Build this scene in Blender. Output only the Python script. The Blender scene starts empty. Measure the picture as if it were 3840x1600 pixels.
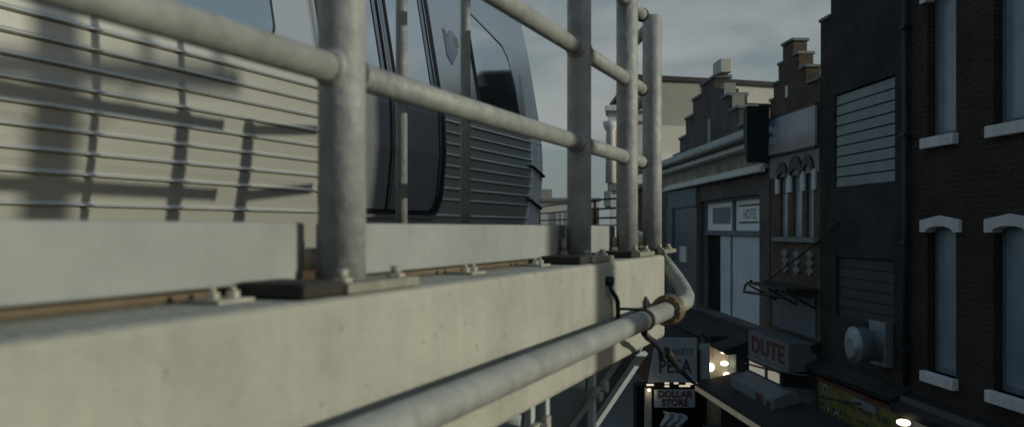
import bpy, math, random
from mathutils import Vector
random.seed(7)
C = bpy.context.scene.collection
R = math.radians
EYE = 6.0                       # camera height above the street
TH = math.atan(880/2230.0)      # track heading, to the right of the view
ST, CT = math.sin(TH), math.cos(TH)

# ------------------------------------------------------------------ frames
class Track:                    # s along the track, n to the left of the camera, h above the eye
    def p(self, s, n, h): return Vector((s*ST - n*CT, s*CT + n*ST, h + EYE))
class Street:                   # z along the street, b out from the facade, h above the eye
    def __init__(self, X0, k): self.X0, self.k = X0, k
    def p(self, z, b, h): return Vector((self.X0 + self.k*z - b, z + self.k*b, h + EYE))
class Plain:
    def p(self, x, y, h): return Vector((x, y, h + EYE))
T, W = Track(), Plain()
ROW = Street(6.87, -.0704)      # brown, dark and gabled houses
ROW2 = Street(6.10, -.030)      # cornice house
ROW3 = Street(7.30, -.030)      # gabled house set back behind it

# ------------------------------------------------------------------ materials
def mat(name, col, rough=.6, metal=0, spec=.5, noise=.0, nscale=6, bump=0, bscale=40, col2=None, stretch=(1,1,1), emit=None, estr=0, streak=0):
    m = bpy.data.materials.new(name); m.use_nodes = True
    nt = m.node_tree; b = nt.nodes['Principled BSDF']
    b.inputs['Base Color'].default_value = (*col, 1)
    b.inputs['Roughness'].default_value = rough
    b.inputs['Metallic'].default_value = metal
    b.inputs['Specular IOR Level'].default_value = spec
    L = nt.links.new
    tc = nt.nodes.new('ShaderNodeTexCoord'); mp = nt.nodes.new('ShaderNodeMapping')
    mp.inputs['Scale'].default_value = stretch
    L(tc.outputs['Object'], mp.inputs['Vector'])
    if noise or col2:
        n = nt.nodes.new('ShaderNodeTexNoise'); n.inputs['Scale'].default_value = nscale
        n.inputs['Detail'].default_value = 7; n.inputs['Roughness'].default_value = .65
        L(mp.outputs[0], n.inputs['Vector'])
        r = nt.nodes.new('ShaderNodeValToRGB'); e = r.color_ramp.elements
        c2 = col2 or tuple(c*(1-noise) for c in col)
        e[0].position, e[1].position = .32, .66
        e[0].color = (*c2, 1); e[1].color = (*col, 1)
        L(n.outputs['Fac'], r.inputs['Fac']); out = r.outputs['Color']
        if streak:
            mp2 = nt.nodes.new('ShaderNodeMapping'); mp2.inputs['Scale'].default_value = (9, 9, .7)
            L(tc.outputs['Object'], mp2.inputs['Vector'])
            n2 = nt.nodes.new('ShaderNodeTexNoise'); n2.inputs['Scale'].default_value = 2.2; n2.inputs['Detail'].default_value = 5
            L(mp2.outputs[0], n2.inputs['Vector'])
            r2 = nt.nodes.new('ShaderNodeValToRGB'); r2.color_ramp.elements[0].position = .38; r2.color_ramp.elements[1].position = .62
            v = 1-streak
            r2.color_ramp.elements[0].color = (v, v, v, 1); r2.color_ramp.elements[1].color = (1, 1, 1, 1)
            L(n2.outputs['Fac'], r2.inputs['Fac'])
            mx = nt.nodes.new('ShaderNodeMix'); mx.data_type = 'RGBA'; mx.blend_type = 'MULTIPLY'; mx.inputs[0].default_value = 1
            L(out, mx.inputs[6]); L(r2.outputs['Color'], mx.inputs[7]); out = mx.outputs[2]
        L(out, b.inputs['Base Color'])
        mr = nt.nodes.new('ShaderNodeMapRange'); mr.inputs[3].default_value = min(1, rough+.1); mr.inputs[4].default_value = max(.02, rough-.06)
        L(n.outputs['Fac'], mr.inputs[0]); L(mr.outputs[0], b.inputs['Roughness'])
    if bump:
        n3 = nt.nodes.new('ShaderNodeTexNoise'); n3.inputs['Scale'].default_value = bscale; n3.inputs['Detail'].default_value = 6
        L(mp.outputs[0], n3.inputs['Vector'])
        bp = nt.nodes.new('ShaderNodeBump'); bp.inputs['Strength'].default_value = bump; bp.inputs['Distance'].default_value = .01
        L(n3.outputs['Fac'], bp.inputs['Height']); L(bp.outputs[0], b.inputs['Normal'])
    if emit:
        b.inputs['Emission Color'].default_value = (*emit, 1); b.inputs['Emission Strength'].default_value = estr
    return m

def brick_mat(name, c1, c2, mortar, scale=1.0, rough=.85, grime=.5):
    m = bpy.data.materials.new(name); m.use_nodes = True
    nt = m.node_tree; b = nt.nodes['Principled BSDF']; L = nt.links.new
    b.inputs['Roughness'].default_value = rough; b.inputs['Specular IOR Level'].default_value = .25
    tc = nt.nodes.new('ShaderNodeTexCoord'); sp = nt.nodes.new('ShaderNodeSeparateXYZ'); L(tc.outputs['Object'], sp.inputs[0])
    ad = nt.nodes.new('ShaderNodeMath'); ad.operation = 'ADD'; L(sp.outputs['X'], ad.inputs[0]); L(sp.outputs['Y'], ad.inputs[1])
    cb = nt.nodes.new('ShaderNodeCombineXYZ'); L(ad.outputs[0], cb.inputs['X']); L(sp.outputs['Z'], cb.inputs['Y'])
    bt = nt.nodes.new('ShaderNodeTexBrick'); L(cb.outputs[0], bt.inputs['Vector'])
    bt.inputs['Scale'].default_value = scale
    bt.inputs['Brick Width'].default_value = .21; bt.inputs['Row Height'].default_value = .075
    bt.inputs['Mortar Size'].default_value = .006; bt.inputs['Mortar Smooth'].default_value = .3; bt.inputs['Bias'].default_value = -.1
    bt.inputs['Color1'].default_value = (*c1, 1); bt.inputs['Color2'].default_value = (*c2, 1); bt.inputs['Mortar'].default_value = (*mortar, 1)
    n = nt.nodes.new('ShaderNodeTexNoise'); n.inputs['Scale'].default_value = 1.1; n.inputs['Detail'].default_value = 8; n.inputs['Roughness'].default_value = .7
    L(tc.outputs['Object'], n.inputs['Vector'])
    r = nt.nodes.new('ShaderNodeValToRGB'); r.color_ramp.elements[0].position = .35; r.color_ramp.elements[1].position = .68
    g = 1-grime
    r.color_ramp.elements[0].color = (g, g, g, 1); r.color_ramp.elements[1].color = (1.25, 1.2, 1.15, 1)
    L(n.outputs['Fac'], r.inputs['Fac'])
    mx = nt.nodes.new('ShaderNodeMix'); mx.data_type = 'RGBA'; mx.blend_type = 'MULTIPLY'; mx.inputs[0].default_value = 1
    L(bt.outputs['Color'], mx.inputs[6]); L(r.outputs['Color'], mx.inputs[7]); L(mx.outputs[2], b.inputs['Base Color'])
    bp = nt.nodes.new('ShaderNodeBump'); bp.inputs['Strength'].default_value = .6; bp.inputs['Distance'].default_value = .008; bp.invert = True
    L(bt.outputs['Fac'], bp.inputs['Height']); L(bp.outputs[0], b.inputs['Normal'])
    return m

def concrete_mat():
    m = mat('concrete', (.368, .373, .325), rough=.85, spec=.2, noise=.24, nscale=3.2, bump=.45, bscale=42, streak=.05)
    nt = m.node_tree; L = nt.links.new; b = nt.nodes['Principled BSDF']
    src = b.inputs['Base Color'].links[0].from_socket
    tc = [x for x in nt.nodes if x.type == 'TEX_COORD'][0]
    n = nt.nodes.new('ShaderNodeTexNoise'); n.inputs['Scale'].default_value = 26; n.inputs['Detail'].default_value = 3; L(tc.outputs['Object'], n.inputs['Vector'])
    r = nt.nodes.new('ShaderNodeValToRGB'); r.color_ramp.elements[0].position = .22; r.color_ramp.elements[1].position = .33
    r.color_ramp.elements[0].color = (.45, .42, .36, 1); r.color_ramp.elements[1].color = (1, 1, 1, 1); L(n.outputs['Fac'], r.inputs['Fac'])
    mx = nt.nodes.new('ShaderNodeMix'); mx.data_type = 'RGBA'; mx.blend_type = 'MULTIPLY'; mx.inputs[0].default_value = 1
    L(src, mx.inputs[6]); L(r.outputs['Color'], mx.inputs[7]); L(mx.outputs[2], b.inputs['Base Color'])
    return m

M = dict(
 concrete=concrete_mat(),
 pipe=mat('galvanised_pipe', (.305, .322, .31), .58, .1, .4, noise=.34, nscale=11, bump=.35, bscale=38, streak=.08),
 post=mat('galvanised_post', (.305, .325, .325), .58, .1, .4, noise=.38, nscale=11, bump=.4, bscale=38, streak=.08),
 toe=mat('painted_board', (.275, .30, .295), .6, 0, .35, noise=.26, nscale=4, bump=.08, bscale=50, streak=.03),
 plank=mat('timber', (.155, .125, .085), .8, 0, .2, noise=.45, nscale=5, bump=.3),
 plate=mat('base_steel', (.26, .26, .215), .65, .2, .4, noise=.35, nscale=20, bump=.2),
 rubber=mat('dark_pad', (.035, .034, .028), .85, 0, .3, noise=.3, nscale=12),
 bolt=mat('pale_bolt', (.38, .375, .32), .6, .2, .4, noise=.35, nscale=30),
 rust=mat('rusty_bolt', (.33, .30, .25), .75, .1, .3, col2=(.17, .10, .06), nscale=18),
 brass=mat('ochre_flange', (.17, .135, .075), .55, .35, .5, noise=.5, nscale=16, bump=.2),
 darkmetal=mat('dark_metal', (.03, .033, .036), .5, .3, .4, noise=.3),
 cable=mat('black_cable', (.012, .013, .014), .6, 0, .4, noise=.3),
 bracket=mat('blue_grey_paint', (.27, .34, .39), .6, 0, .35, noise=.3, nscale=4, bump=.1),
 flange=mat('pale_blue_paint', (.40, .45, .47), .6, 0, .35, noise=.25, nscale=5),
 train=mat('stainless', (.56, .57, .52), .30, .60, .5, noise=.10, nscale=2.0, stretch=(1, 1, 5)),
 trainup=mat('stainless_smooth', (.68, .71, .72), .20, .85, .5, noise=.08, nscale=1.6),
 endcap=mat('sky_toned_end', (.82, .84, .85), .35, .0, .5, noise=.14, nscale=4, streak=.15),  # pale base colour stands in for sky reflected in the metal end
 glass=mat('reflective_glass', (.72, .76, .78), .05, 1, .5),
 doorpan=mat('door_panel', (.40, .43, .46), .28, .75, .5, noise=.1, nscale=2),
 gasket=mat('black_gasket', (.012, .012, .013), .45, 0, .4, noise=.2),
 ribglint=mat('rib_glint_steel', (.80, .82, .84), .30, .9, .5, noise=.1),
 chrome=mat('bright_trim', (.6, .6, .6), .25, .9, .5),
 purple=mat('purple_decal', (.54, .55, .64), .5, 0, .4, noise=.1),
 white=mat('white_decal', (.66, .68, .69), .5, 0, .4, noise=.05),
 red=mat('red_decal', (.58, .50, .49), .5, 0, .4, noise=.1),
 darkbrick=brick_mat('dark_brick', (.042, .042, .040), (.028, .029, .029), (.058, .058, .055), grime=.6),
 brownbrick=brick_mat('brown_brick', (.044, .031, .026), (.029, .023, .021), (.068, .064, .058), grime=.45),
 tanbrick=brick_mat('tan_brick', (.115, .085, .06), (.075, .06, .05), (.13, .12, .105), grime=.4),
 greybrick=brick_mat('grey_brick', (.115, .105, .10), (.085, .08, .08), (.14, .13, .125), grime=.4),
 redbrick=brick_mat('red_brick', (.13, .065, .045), (.09, .05, .04), (.12, .10, .085), grime=.4),
 stone=mat('pale_stone', (.68, .685, .68), .75, 0, .3, noise=.2, nscale=4, bump=.15, streak=.12),
 coping=mat('coping_stone', (.22, .24, .24), .8, 0, .3, noise=.3, nscale=5, bump=.2),
 pane=mat('blue_pane', (.21, .28, .35), .22, .0, .6, noise=.38, nscale=1.4),
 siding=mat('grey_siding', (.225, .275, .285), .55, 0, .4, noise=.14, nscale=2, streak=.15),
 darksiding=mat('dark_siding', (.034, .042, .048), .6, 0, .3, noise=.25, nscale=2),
 duct=mat('zinc_duct', (.28, .32, .35), .42, .5, .5, noise=.3, nscale=4),
 white_trim=mat('white_trim', (.76, .77, .73), .6, 0, .35, noise=.22, nscale=4, streak=.15),
 greentrim=mat('grey_green_trim', (.40, .43, .39), .65, 0, .35, noise=.4, nscale=3, streak=.25),
 frieze=mat('frieze_render', (.42, .40, .34), .8, 0, .25, noise=.45, nscale=2.2, bump=.15, streak=.3),
 teal=mat('dark_teal_metal', (.010, .022, .023), .6, .1, .35, noise=.4),
 bluewood=mat('blue_grey_wood', (.14, .18, .215), .65, 0, .35, noise=.2, nscale=3, streak=.15),
 tile=mat('slate_tile', (.10, .125, .15), .5, 0, .4, noise=.25, nscale=4),
 signwhite=mat('sign_white', (.34, .37, .40), .55, 0, .35, noise=.12, nscale=3, streak=.12),
 papered=mat('papered_glass', (.80, .83, .85), .5, 0, .4, noise=.12, nscale=1.5),
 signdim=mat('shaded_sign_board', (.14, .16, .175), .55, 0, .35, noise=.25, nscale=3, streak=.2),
 signblue=mat('window_sheet', (.62, .68, .74), .5, 0, .35, noise=.18, nscale=1.1, streak=.12),
 signdark=mat('sign_lettering_dark', (.035, .042, .048), .6, 0, .3, noise=.2),
 signgreen=mat('sign_green', (.12, .17, .15), .6, 0, .3, noise=.2),
 signgrey=mat('faded_lettering', (.19, .22, .235), .6, 0, .3, noise=.2),
 signred=mat('sign_red', (.09, .02, .02), .6, 0, .3, noise=.25),
 yellow=mat('yellow_board', (.16, .158, .035), .6, 0, .35, noise=.35, nscale=4),
 redtrim=mat('red_board_trim', (.13, .04, .025), .6, 0, .35, noise=.2),
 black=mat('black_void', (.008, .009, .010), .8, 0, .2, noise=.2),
 asphalt=mat('asphalt', (.05, .052, .055), .85, 0, .3, noise=.35, nscale=1.5, bump=.3, bscale=80),
 paving=mat('paving', (.20, .20, .19), .85, 0, .25, noise=.3, nscale=1.2, bump=.2),
 paint=mat('road_paint', (.6, .6, .56), .7, 0, .3, noise=.3),
 canvas=mat('dark_canvas', (.03, .033, .038), .8, 0, .2, noise=.4, nscale=4),
 greycanvas=mat('grey_canvas', (.16, .175, .185), .75, 0, .25, noise=.3, nscale=3),
 beige=mat('beige_render', (.33, .325, .29), .85, 0, .2, noise=.14, nscale=.35, streak=.08),
 palebeige=mat('pale_beige_render', (.56, .555, .50), .85, 0, .2, noise=.12, nscale=.35, streak=.08),
 greyrender=mat('grey_render', (.25, .25, .235), .85, 0, .2, noise=.14, nscale=.4),
 warmwall=mat('lit_shop_wall', (.42, .39, .32), .7, 0, .3, noise=.25, nscale=5, streak=.2),
 bulb=mat('lamp_glow', (.9, .85, .75), .5, emit=(1, .86, .62), estr=3.2),
 tubelight=mat('tube_glow', (.9, .85, .75), .5, emit=(1, .82, .55), estr=.55),
 softlit=mat('transom_glow', (.8, .75, .65), .5, emit=(1, .84, .62), estr=.17),
 wood=mat('pole_wood', (.16, .11, .075), .85, 0, .2, noise=.4, stretch=(6, 6, .6), bump=.3),
 rail=mat('rail_steel', (.30, .27, .24), .4, .8, .5, noise=.3),
)

# billboard picture: broad fields of colour
def billboard_mat():
    m = bpy.data.materials.new('billboard_print'); m.use_nodes = True
    nt = m.node_tree; L = nt.links.new; b = nt.nodes['Principled BSDF']; b.inputs['Roughness'].default_value = .5
    tc = nt.nodes.new('ShaderNodeTexCoord'); sp = nt.nodes.new('ShaderNodeSeparateXYZ'); L(tc.outputs['Object'], sp.inputs[0])
    n = nt.nodes.new('ShaderNodeTexNoise'); n.inputs['Scale'].default_value = 2.6; n.inputs['Detail'].default_value = 4; L(tc.outputs['Object'], n.inputs['Vector'])
    ma = nt.nodes.new('ShaderNodeMath'); ma.operation = 'MULTIPLY_ADD'; ma.inputs[1].default_value = .9
    L(n.outputs['Fac'], ma.inputs[0]); L(sp.outputs['Y'], ma.inputs[2])
    mr = nt.nodes.new('ShaderNodeMapRange'); mr.inputs[1].default_value = .3; mr.inputs[2].default_value = 2.7; L(ma.outputs[0], mr.inputs[0])
    r = nt.nodes.new('ShaderNodeValToRGB'); e = r.color_ramp.elements
    e[0].position = 0; e[0].color = (.30, .31, .37, 1); e[1].position = 1; e[1].color = (.05, .055, .13, 1)
    for p, c in ((.25, (.40, .41, .43)), (.5, (.36, .39, .41)), (.66, (.27, .31, .35)), (.76, (.33, .36, .39)), (.88, (.16, .20, .29))):
        x = e.new(p); x.color = (*c, 1)
    L(mr.outputs[0], r.inputs['Fac'])
    m2 = nt.nodes.new('ShaderNodeMapRange'); m2.inputs[1].default_value = .03; m2.inputs[2].default_value = .26
    ma2 = nt.nodes.new('ShaderNodeMath'); ma2.operation = 'MULTIPLY_ADD'; ma2.inputs[1].default_value = -.22; L(n.outputs['Fac'], ma2.inputs[0]); L(sp.outputs['Z'], ma2.inputs[2])
    L(ma2.outputs[0], m2.inputs[0])
    mx = nt.nodes.new('ShaderNodeMix'); mx.data_type = 'RGBA'; L(m2.outputs[0], mx.inputs[0]); mx.inputs[6].default_value = (.26, .22, .22, 1); L(r.outputs['Color'], mx.inputs[7])
    L(mx.outputs[2], b.inputs['Base Color'])
    return m
M['billboard'] = billboard_mat()

# ------------------------------------------------------------------ mesh builder
class MB:
    def __init__(s): s.v, s.f, s.sm = [], [], []
    def add(s, vs, fs, smooth=False):
        o = len(s.v); s.v += [Vector(v) for v in vs]
        for f in fs: s.f.append(tuple(i+o for i in f)); s.sm.append(smooth)
        return s
    def box(s, fr, a0, a1, b0, b1, h0, h1):
        vs = [fr.p(a, b, h) for h in (h0, h1) for b in (b0, b1) for a in (a0, a1)]
        return s.add(vs, [(0,1,3,2),(4,6,7,5),(0,4,5,1),(2,3,7,6),(0,2,6,4),(1,5,7,3)])
    def prism(s, fr, poly, b0, b1):             # poly in (a,h), extruded in b
        n = len(poly)
        vs = [fr.p(a, b0, h) for a, h in poly] + [fr.p(a, b1, h) for a, h in poly]
        return s.add(vs, [tuple(range(n)), tuple(range(2*n-1, n-1, -1))] + [(i, i+n, (i+1) % n+n, (i+1) % n) for i in range(n)])
    def extrude(s, fr, prof, a0, a1, smooth=False):           # prof in (b,h), extruded along a
        n = len(prof)
        vs = [fr.p(a0, b, h) for b, h in prof] + [fr.p(a1, b, h) for b, h in prof]
        s.add(vs, [(i, (i+1) % n, (i+1) % n+n, i+n) for i in range(n)], smooth)
        return s.add(vs, [tuple(range(n-1, -1, -1)), tuple(range(n, 2*n))])
    def tube(s, pts, r, seg=14, caps=True, smooth=True):
        pts = [Vector(p) for p in pts]; rs = r if isinstance(r, (list, tuple)) else [r]*len(pts)
        rings = []; up = Vector((0, 0, 1))
        for i, p in enumerate(pts):
            d = (pts[min(i+1, len(pts)-1)] - pts[max(i-1, 0)]).normalized()
            a = d.cross(up) if abs(d.dot(up)) < .99 else d.cross(Vector((0, 1, 0)))
            if i and a.dot(pa) < 0 and abs(d.dot(up)) < .99: pass
            a.normalize(); pa = a; b = a.cross(d)
            rings.append([p + (a*math.cos(t) + b*math.sin(t))*rs[i] for t in [2*math.pi*k/seg for k in range(seg)]])
        vs = [v for rg in rings for v in rg]; fs = []
        for i in range(len(rings)-1):
            for k in range(seg):
                k2 = (k+1) % seg; fs.append((i*seg+k, i*seg+k2, (i+1)*seg+k2, (i+1)*seg+k))
        s.add(vs, fs, smooth)
        if caps: s.add(rings[0], [tuple(range(seg-1, -1, -1))]); s.add(rings[-1], [tuple(range(seg))])
        return s
    def ball(s, c, r, seg=12, sq=(1, 1, 1)):
        c = Vector(c); vs = []; fs = []
        for i in range(seg+1):
            t = math.pi*i/seg
            for k in range(seg*2):
                u = math.pi*k/seg
                vs.append(c + Vector((math.sin(t)*math.cos(u)*r*sq[0], math.sin(t)*math.sin(u)*r*sq[1], math.cos(t)*r*sq[2])))
        n = seg*2
        for i in range(seg):
            for k in range(n): fs.append((i*n+k, i*n+(k+1) % n, (i+1)*n+(k+1) % n, (i+1)*n+k))
        return s.add(vs, fs, True)
    def wall(s, fr, a0, a1, h0, h1, holes, t):  # a facade sheet with openings and reveals of depth t
        xs = sorted({a0, a1, *[x for o in holes for x in o[:2]]}); hs = sorted({h0, h1, *[x for o in holes for x in o[2:]]})
        solid = lambda i, j: 0 <= i < len(xs)-1 and 0 <= j < len(hs)-1 and not any(o[0] <= (xs[i]+xs[i+1])/2 <= o[1] and o[2] <= (hs[j]+hs[j+1])/2 <= o[3] for o in holes)
        for i in range(len(xs)-1):
            for j in range(len(hs)-1):
                if not solid(i, j): continue
                A, B, H, K = xs[i], xs[i+1], hs[j], hs[j+1]
                for b in (0, -t): s.add([fr.p(A, b, H), fr.p(B, b, H), fr.p(B, b, K), fr.p(A, b, K)], [(0,1,2,3)])
                for (di, dj, e) in ((-1,0,((A,H),(A,K))),(1,0,((B,H),(B,K))),(0,-1,((A,H),(B,H))),(0,1,((A,K),(B,K)))):
                    if not solid(i+di, j+dj):
                        (p, q), (u, v) = e
                        s.add([fr.p(p, 0, q), fr.p(u, 0, v), fr.p(u, -t, v), fr.p(p, -t, q)], [(0,1,2,3)])
        return s
    def build(s, name, m, parent=None, bevel=0, label=None, origin=None):
        root = parent
        off = Vector((0, 0, 0)); q = parent
        while q is not None: off += q.location; q = q.parent
        base = Vector(origin) - off if origin is not None else Vector((0, 0, 0))
        me = bpy.data.meshes.new(name)
        me.from_pydata([v-off-base for v in s.v], [], s.f); me.update()
        me.polygons.foreach_set('use_smooth', s.sm)
        import bmesh
        bm = bmesh.new(); bm.from_mesh(me); bmesh.ops.remove_doubles(bm, verts=bm.verts, dist=1e-5)
        bmesh.ops.recalc_face_normals(bm, faces=bm.faces); bm.to_mesh(me); bm.free()
        me.materials.append(m)
        o = bpy.data.objects.new(name, me); C.objects.link(o); o.location = base
        if parent is not None: o.parent = parent
        if bevel:
            b = o.modifiers.new('bevel', 'BEVEL'); b.width = bevel; b.segments = 2; b.limit_method = 'ANGLE'; b.angle_limit = R(40); b.harden_normals = False
        if label: o['label'] = label
        return o

def tag(o, label, cat, group=None):
    o['label'] = label; o['category'] = cat
    if group: o['group'] = group
    return o
def thing(name, label, cat, loc, group=None):
    o = bpy.data.objects.new(name, None); C.objects.link(o); o.location = loc; o.empty_display_size = .2
    return tag(o, label, cat, group)
def struct(o): o['kind'] = 'structure'; return o

def lettering(txt, size, m, parent, p0, ex, ey, name='lettering', ext=.004, align='CENTER', sx=1.0, bold=.0):
    """flat letters with their centre at p0, running along ex, rising along ey"""
    cu = bpy.data.curves.new('tmp_text', 'FONT'); cu.body = txt; cu.size = size; cu.extrude = ext; cu.offset = bold
    cu.align_x = align; cu.align_y = 'CENTER'; cu.resolution_u = 3
    t = bpy.data.objects.new('tmp_text', cu); C.objects.link(t)
    dg = bpy.context.evaluated_depsgraph_get(); dg.update()
    me = bpy.data.meshes.new_from_object(t.evaluated_get(dg)); bpy.data.objects.remove(t)
    ex, ey = Vector(ex).normalized(), Vector(ey).normalized(); ez = ex.cross(ey)
    off = Vector((0, 0, 0)); q = parent
    while q is not None: off += q.location; q = q.parent
    for v in me.vertices: v.co = Vector(p0) - off + ex*v.co.x*sx + ey*v.co.y + ez*v.co.z
    me.materials.clear(); me.materials.append(m)
    o = bpy.data.objects.new(name, me); C.objects.link(o); o.parent = parent
    return o

# ================================================================== ground
g = MB(); g.box(W, -400, 400, -60, 900, -6.3, -6.0); struct(g.build('ground', M['asphalt']))
def strip(name, b0, b1, h0, h1, m, z0=-20, z1=70):
    k = MB(); k.box(ROW, z0, z1, b0, b1, h0, h1); return k.build(name, m)
struct(strip('pavement', -1.0, 2.6, -5.999, -5.87, M['paving'])).location.z += 0
struct(strip('kerb', 2.605, 2.75, -5.999, -5.865, M['stone']))
mk = MB()
for i in range(14): mk.box(ROW, -10+5*i, -7.5+5*i, 6.0, 6.14, -5.999, -5.994)
struct(mk.build('road_marking', M['paint']))

# ================================================================== viaduct
NO = .86                                        # outer face of the edge beam
HT, HB = -.123, -.508
vi = MB()
foot = [(-6, NO), (4.12, NO), (4.42, .95), (4.42, 1.6), (-6, 1.6)]
vs = [T.p(s, n, HB) for s, n in foot] + [T.p(s, n, HT) for s, n in foot]
vi.add(vs, [(4,3,2,1,0), (5,6,7,8,9)] + [(i, (i+1) % 5, (i+1) % 5+5, i+5) for i in range(5)])
beam = thing('viaduct_deck', 'pale concrete viaduct edge beam and deck carrying the train and the pipe railing', 'viaduct', T.p(0, 4, -6-.0))
vi.build('edge_beam', M['concrete'], beam, bevel=.016)
d = MB(); d.box(T, -6, 4.40, 1.602, 2.35, -.42, -.16); d.build('walkway_slab', M['concrete'], beam, bevel=.01)
d = MB(); d.box(T, -14, 9.4, 2.352, 6.8, -1.6, -1.13); d.build('track_slab', M['concrete'], beam, bevel=.01)
for n in (3.72, 5.16):
    d = MB(); prof = [(n-.07, -1.128), (n+.07, -1.128), (n+.02, -1.09), (n+.02, -1.03), (n+.036, -1.02), (n+.036, -.98), (n-.036, -.98), (n-.036, -1.02), (n-.02, -1.03), (n-.02, -1.09)]
    d.extrude(T, prof, -14, 9.3); d.build('rail', M['rail'], beam)
d = MB(); d.box(T, -5.5, 4.35, 1.062, 2.3, -.122, -.092)
d.build('timber_walkway', M['plank'], beam, bevel=.004)
# cantilever brackets below the edge
def bracket(s):
    k = MB(); web = [(.93, -.51), (.955, -.575), (1.19, -.93), (1.75, -1.6), (2.6, -1.6), (2.6, -.51)]
    k.extrude(T, web, s, s+.03); o = k.build('bracket_web', M['bracket'], beam)
    f = MB()
    for (n0, h0), (n1, h1) in zip(web[1:3]+[web[3]], web[2:4]+[(1.75, -1.7)]):
        if n1 == n0: continue
        dx, dy = n1-n0, h1-h0; l = math.hypot(dx, dy); px, py = -dy/l*.0, dx/l*.0
        nx, ny = dy/l, -dx/l                      # outward, down and out
        f.extrude(T, [(n0, h0), (n1, h1), (n1+nx*.022, h1+ny*.022), (n0+nx*.022, h0+ny*.022)], s-.07, s+.10)
    f.build('bracket_flange', M['flange'], beam)
    r = MB(); r.extrude(T, [(1.02, -.60), (1.05, -.60), (1.62, -1.42), (1.59, -1.42)], s-.05, s-.002); r.build('bracket_rib', M['flange'], beam)
bracket(4.02); bracket(.6)

# supporting columns
def column(x, y, group, label):
    c = thing('viaduct_column', label, 'column', W.p(x, y, -6), group)
    k = MB()
    for a in (-.16, .16): k.box(W, x+a-.025, x+a+.025, y-.2, y+.2, -5.85, -1.95)
    k.box(W, x-.134, x+.134, y-.02, y+.02, -5.85, -1.95); k.build('shaft', M['bracket'], c)
    k = MB(); k.box(W, x-.35, x+.35, y-.35, y+.35, -6.0, -5.852); k.build('plinth', M['concrete'], c, bevel=.02)
    k = MB(); k.box(W, x-.3, x+.3, y-.3, y+.3, -1.948, -1.60); k.build('cap', M['bracket'], c, bevel=.01)
column(*T.p(8.6, 4.4, 0)[:2], 'columns under the viaduct', 'steel viaduct column under the far end of the track slab')
column(*T.p(-3.0, 4.4, 0)[:2], 'columns under the viaduct', 'steel viaduct column under the rear of the train, beside the road')

# ------------------------------------------------------------------ railing
RN = .96
rail = thing('pipe_railing', 'pale galvanised pipe railing along the viaduct edge with three rails and toe boards', 'railing', T.p(0, RN, HT))
HR = (.311, .652, 1.0)
POSTS = [-.15, 1.513, 3.10, 3.81, 4.31]
for i, s in enumerate(POSTS):
    k = MB(); r = .047 if i != 2 else .044
    k.tube([T.p(s, RN, -.101), T.p(s, RN, .3), T.p(s, RN, .7), T.p(s, RN, 1.03), T.p(s, RN, 1.045)], [r, r, r, r, r*.8], seg=36)
    for h in HR if i not in (0,) else ():
        if i < 4:
            for e in (-1, 1): k.tube([T.p(s+e*.040, RN, h), T.p(s+e*.049, RN, h), T.p(s+e*.056, RN, h)], [.040, .0365, .0295], seg=24)
    po = k.build('post', M['post'], rail)
    q = MB(); q.box(T, s-.115, s+.165, RN-.088, RN+.075, HT+.002, -.101); q.build('base_plate', M['plate'], po, bevel=.004)
    q = MB(); q.box(T, s-.245, s-.118, RN-.082, RN+.06, HT+.002, -.094); q.build('dark_pad', M['rubber'], po, bevel=.006)
    for (ds, dn, hh, mm) in ((-.042, .045, .062, 'rust'), (-.085, -.055, .024, 'bolt'), (.12, -.055, .022, 'bolt'), (.12, .05, .03, 'bolt')):
        q = MB(); q.tube([T.p(s+ds, RN+dn, -.100), T.p(s+ds, RN+dn, -.100+hh*.3)], .019, seg=6, smooth=False)
        q.tube([T.p(s+ds, RN+dn, -.100+hh*.3), T.p(s+ds, RN+dn, -.100+hh)], .011, seg=10); q.build('bolt', M[mm], po)
ends = [(-3.5, POSTS[0]-.05), (POSTS[0]+.05, POSTS[1]-.05), (POSTS[1]+.05, POSTS[2]-.05), (POSTS[2]+.05, POSTS[3]-.05), (POSTS[3]+.05, 4.10)]
for a, b in ends:
    for h in HR:
        k = MB(); k.tube([T.p(a, RN, h), T.p((a+b)/2, RN, h), T.p(b, RN, h)], .029, seg=28); k.build('rail', M['pipe'], rail)
for h in HR:                                     # the rails stop short of the last post; dark end rings
    k = MB(); k.tube([T.p(4.078, RN, h), T.p(4.102, RN, h)], .033, seg=24); k.build('end_ring', M['darkmetal'], rail)
    k = MB(); k.tube([T.p(4.31+.03*.896, RN+.03*.443, h), T.p(4.31+.66*.896, RN+.66*.443, h)], .029, seg=24); k.build('return_rail', M['pipe'], rail)
for a, b in ((-3.5, -.19), (-.12, 1.482), (1.56, 3.14), (3.225, 3.885)):
    k = MB(); k.box(T, a, b, 1.025, 1.055, -.102, .0115); k.build('toe_board', M['toe'], rail, bevel=.005)
for s in (.25, 1.19, 2.18, 2.72, 3.45):          # clips holding the toe boards
    k = MB(); k.box(T, s-.045, s+.045, .955, 1.023, HT+.001, HT+.007)
    for q in (-.024, .026): k.tube([T.p(s+q, .985, HT+.007), T.p(s+q, .985, HT+.019)], .012, seg=6, smooth=False); k.tube([T.p(s+q, .985, HT+.019), T.p(s+q, .985, HT+.026)], .006, seg=8)
    k.build('toe_board_clip', M['bolt'], rail)

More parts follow.
